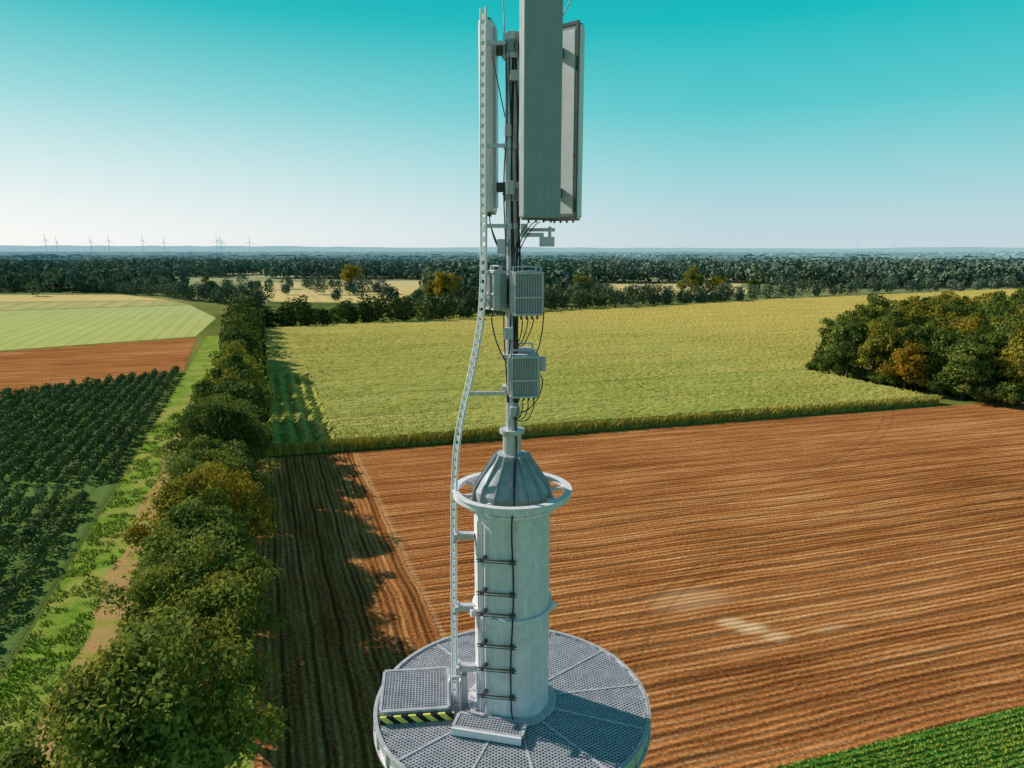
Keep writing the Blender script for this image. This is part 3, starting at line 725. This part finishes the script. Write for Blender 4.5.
mb.box((.40, .05, h(.30)), (.5, .05, .05)); mb.box((-.2, .0, h(.36)), (.34, .05, .05)); mb.box((-.16, -.12, h(.05)), (.12, .14, .22))
for z in (-.4, -.9, -1.62, -2.12): mb.box((.1, -.1, h(z)), (.3, .10, .05)); mb.box((-.02, 0, h(z)), (.26, .26, .06))
mb.obj('mounting_brackets', M_galv, T, .004)
def rru(name, cx, cy, cz, w, d, hh_, yaw):
    Rm = Matrix.Rotation(yaw, 3, 'Z'); c = Vector((cx, cy, h(cz))); mb = MB()
    mb.box(c, (w, d, hh_), Rm, ch=.02)
    nf = int(w/.04)
    for i in range(nf): mb.box(c+Rm @ Vector((-w/2+.03+i*(w-.06)/(nf-1), -d/2-.022, 0)), (.010, .044, hh_*.88), Rm)
    nf = 5
    for i in range(nf):
        for s in (-1, 1): mb.box(c+Rm @ Vector((s*(w/2+.012), -d/2+.04+i*(d-.06)/(nf-1), 0)), (.024, .008, hh_*.85), Rm)
    mb.box(c+Rm @ Vector((0, -d/2-.03, hh_*.46)), (w*.9, .06, .03), Rm); mb.box(c+Rm @ Vector((0, -d/2-.03, -hh_*.46)), (w*.9, .06, .03), Rm)
    mb.box(c+Rm @ Vector((0, -d/2-.05, -hh_*.08)), (w*.92, .014, .03), Rm)
    for s in (-1, 1): mb.box(c+Rm @ Vector((s*w*.46, -.02, hh_/2+.035)), (.02, .06, .07), Rm)
    mb.box(c+Rm @ Vector((0, -.02, hh_/2+.065)), (w*.92, .03, .02), Rm)
    mb.obj(name, M_rru, T)
    mb = MB()
    for i in range(5): p = c+Rm @ Vector((-w*.36+w*.18*i, 0, -hh_/2)); mb.cyl(p, p-Vector((0, 0, .06)), .016, None, 8)
    mb.box(c+Rm @ Vector((0, d/2+.04, 0)), (w*.6, .07, hh_*.7), Rm)
    mb.obj(name+'_connectors', M_dark, T)
rru('radio_unit_top', .22, -.28, -.64, .46, .17, .66, math.radians(12))
rru('radio_unit_side', -.22, -.10, -.60, .30, .16, .60, math.radians(-62))
rru('radio_unit_back', .18, .28, -.62, .42, .16, .6, math.radians(165))
rru('radio_unit_low', .18, -.28, -1.89, .44, .17, .66, math.radians(8))
rru('radio_unit_low_back', .14, .26, -1.8, .40, .14, .55, math.radians(170))
mb = MB(); mb.box((.47, -.18, h(-1.72)), (.10, .10, .22), None, None, .015); mb.box((-.05, -.2, h(-1.25)), (.14, .1, .18), None, None, .015); mb.box((.05, -.16, h(-2.48)), (.16, .12, .16), None, None, .015)
mb.box((-.02, -.17, h(.9)), (.12, .08, .2), None, None, .012); mb.box((-.06, -.15, h(1.7)), (.10, .08, .16), None, None, .012); mb.box((.03, -.16, h(2.45)), (.12, .08, .14), None, None, .012)
mb.obj('junction_boxes', M_rru, T)
mb = MB(); mb.cyl((-.10, 0, h(3.0)), (-.22, 0, h(5.2)), .010, .006, 6); mb.cyl((.72, -.2, h(3.25)), (1.1, -.25, h(3.9)), .01, None, 6)
mb.cyl((.05, 0, h(2.95)), (.72, -.2, h(3.25)), .02, None, 6)
mb.obj('lightning_rods', M_galv, T)

# ------------------------------------------------------------------ light, world, camera
to_sun = Vector((SUN_DIR.x*math.cos(SUN_EL), SUN_DIR.y*math.cos(SUN_EL), math.sin(SUN_EL)))
L = bpy.data.lights.new('sun', 'SUN'); L.energy = 5.0; L.angle = math.radians(.5); L.color = (1, .94, .82)
lo = bpy.data.objects.new('sun', L); scene.collection.objects.link(lo); lo.rotation_euler = to_sun.to_track_quat('Z', 'Y').to_euler(); lo.location = (-50, 50, 80)
w = bpy.data.worlds.new('World'); scene.world = w; w.use_nodes = True
class WT(NT):
    def __init__(s, w): s.t = w.node_tree; s.t.nodes.clear(); s.out = s.t.nodes.new('ShaderNodeOutputWorld')
t = WT(w)
sky = t.n('ShaderNodeTexSky'); sky.sky_type = 'NISHITA'; sky.sun_disc = False; sky.sun_elevation = SUN_EL
sky.sun_rotation = math.atan2(SUN_DIR.x, SUN_DIR.y) % (2*math.pi); sky.air_density = 1.0; sky.dust_density = .6; sky.ozone_density = 1.5
gen = t.n('ShaderNodeTexCoord').outputs['Generated']; sp = t.n('ShaderNodeSeparateXYZ', {0: gen})
cr = t.n('ShaderNodeValToRGB', {0: sp.outputs[2]}); e = cr.color_ramp.elements
e[0].position = 0; e[0].color = (.58, .71, .77, 1); e[1].position = 1.0; e[1].color = (.04, .07, .12, 1)
for p_, c_ in ((.04, (.50, .70, .76)), (.10, (.32, .68, .72)), (.18, (.10, .61, .64)), (.28, (.0, .52, .54)), (.38, (.0, .38, .42)), (.55, (.04, .15, .21))):
    k = e.new(p_); k.color = (*c_, 1)
dt = t.math('ADD', t.math('MULTIPLY', sp.outputs[0], SUN_DIR.x), t.math('MULTIPLY', sp.outputs[1], SUN_DIR.y))
g = t.ramp(dt, .20, 1.0); g = t.math('POWER', g, 1.2)
g1 = t.math('MULTIPLY', g, t.math('POWER', t.ramp(sp.outputs[2], .30, 0.02), 1.4))
col = t.mix(g1, cr.outputs[0], (1.0, 1.0, .98))
sc = t.n('ShaderNodeVectorMath', {0: sky.outputs[0]}, operation='SCALE'); sc.inputs['Scale'].default_value = .08
col = t.mix(.08, col, sc.outputs[0])
bg = t.n('ShaderNodeBackground', {0: col}); bg.inputs[1].default_value = 1.0
t.t.links.new(bg.outputs[0], t.out.inputs[0])
cam = bpy.data.cameras.new('camera'); cam.lens = 36*700/1024; cam.sensor_width = 36; cam.clip_end = 90000; cam.clip_start = .1
co = bpy.data.objects.new('camera', cam); scene.collection.objects.link(co); co.location = (0, 0, CAMH); co.rotation_euler = (math.radians(90-10.84), 0, 0)
scene.camera = co
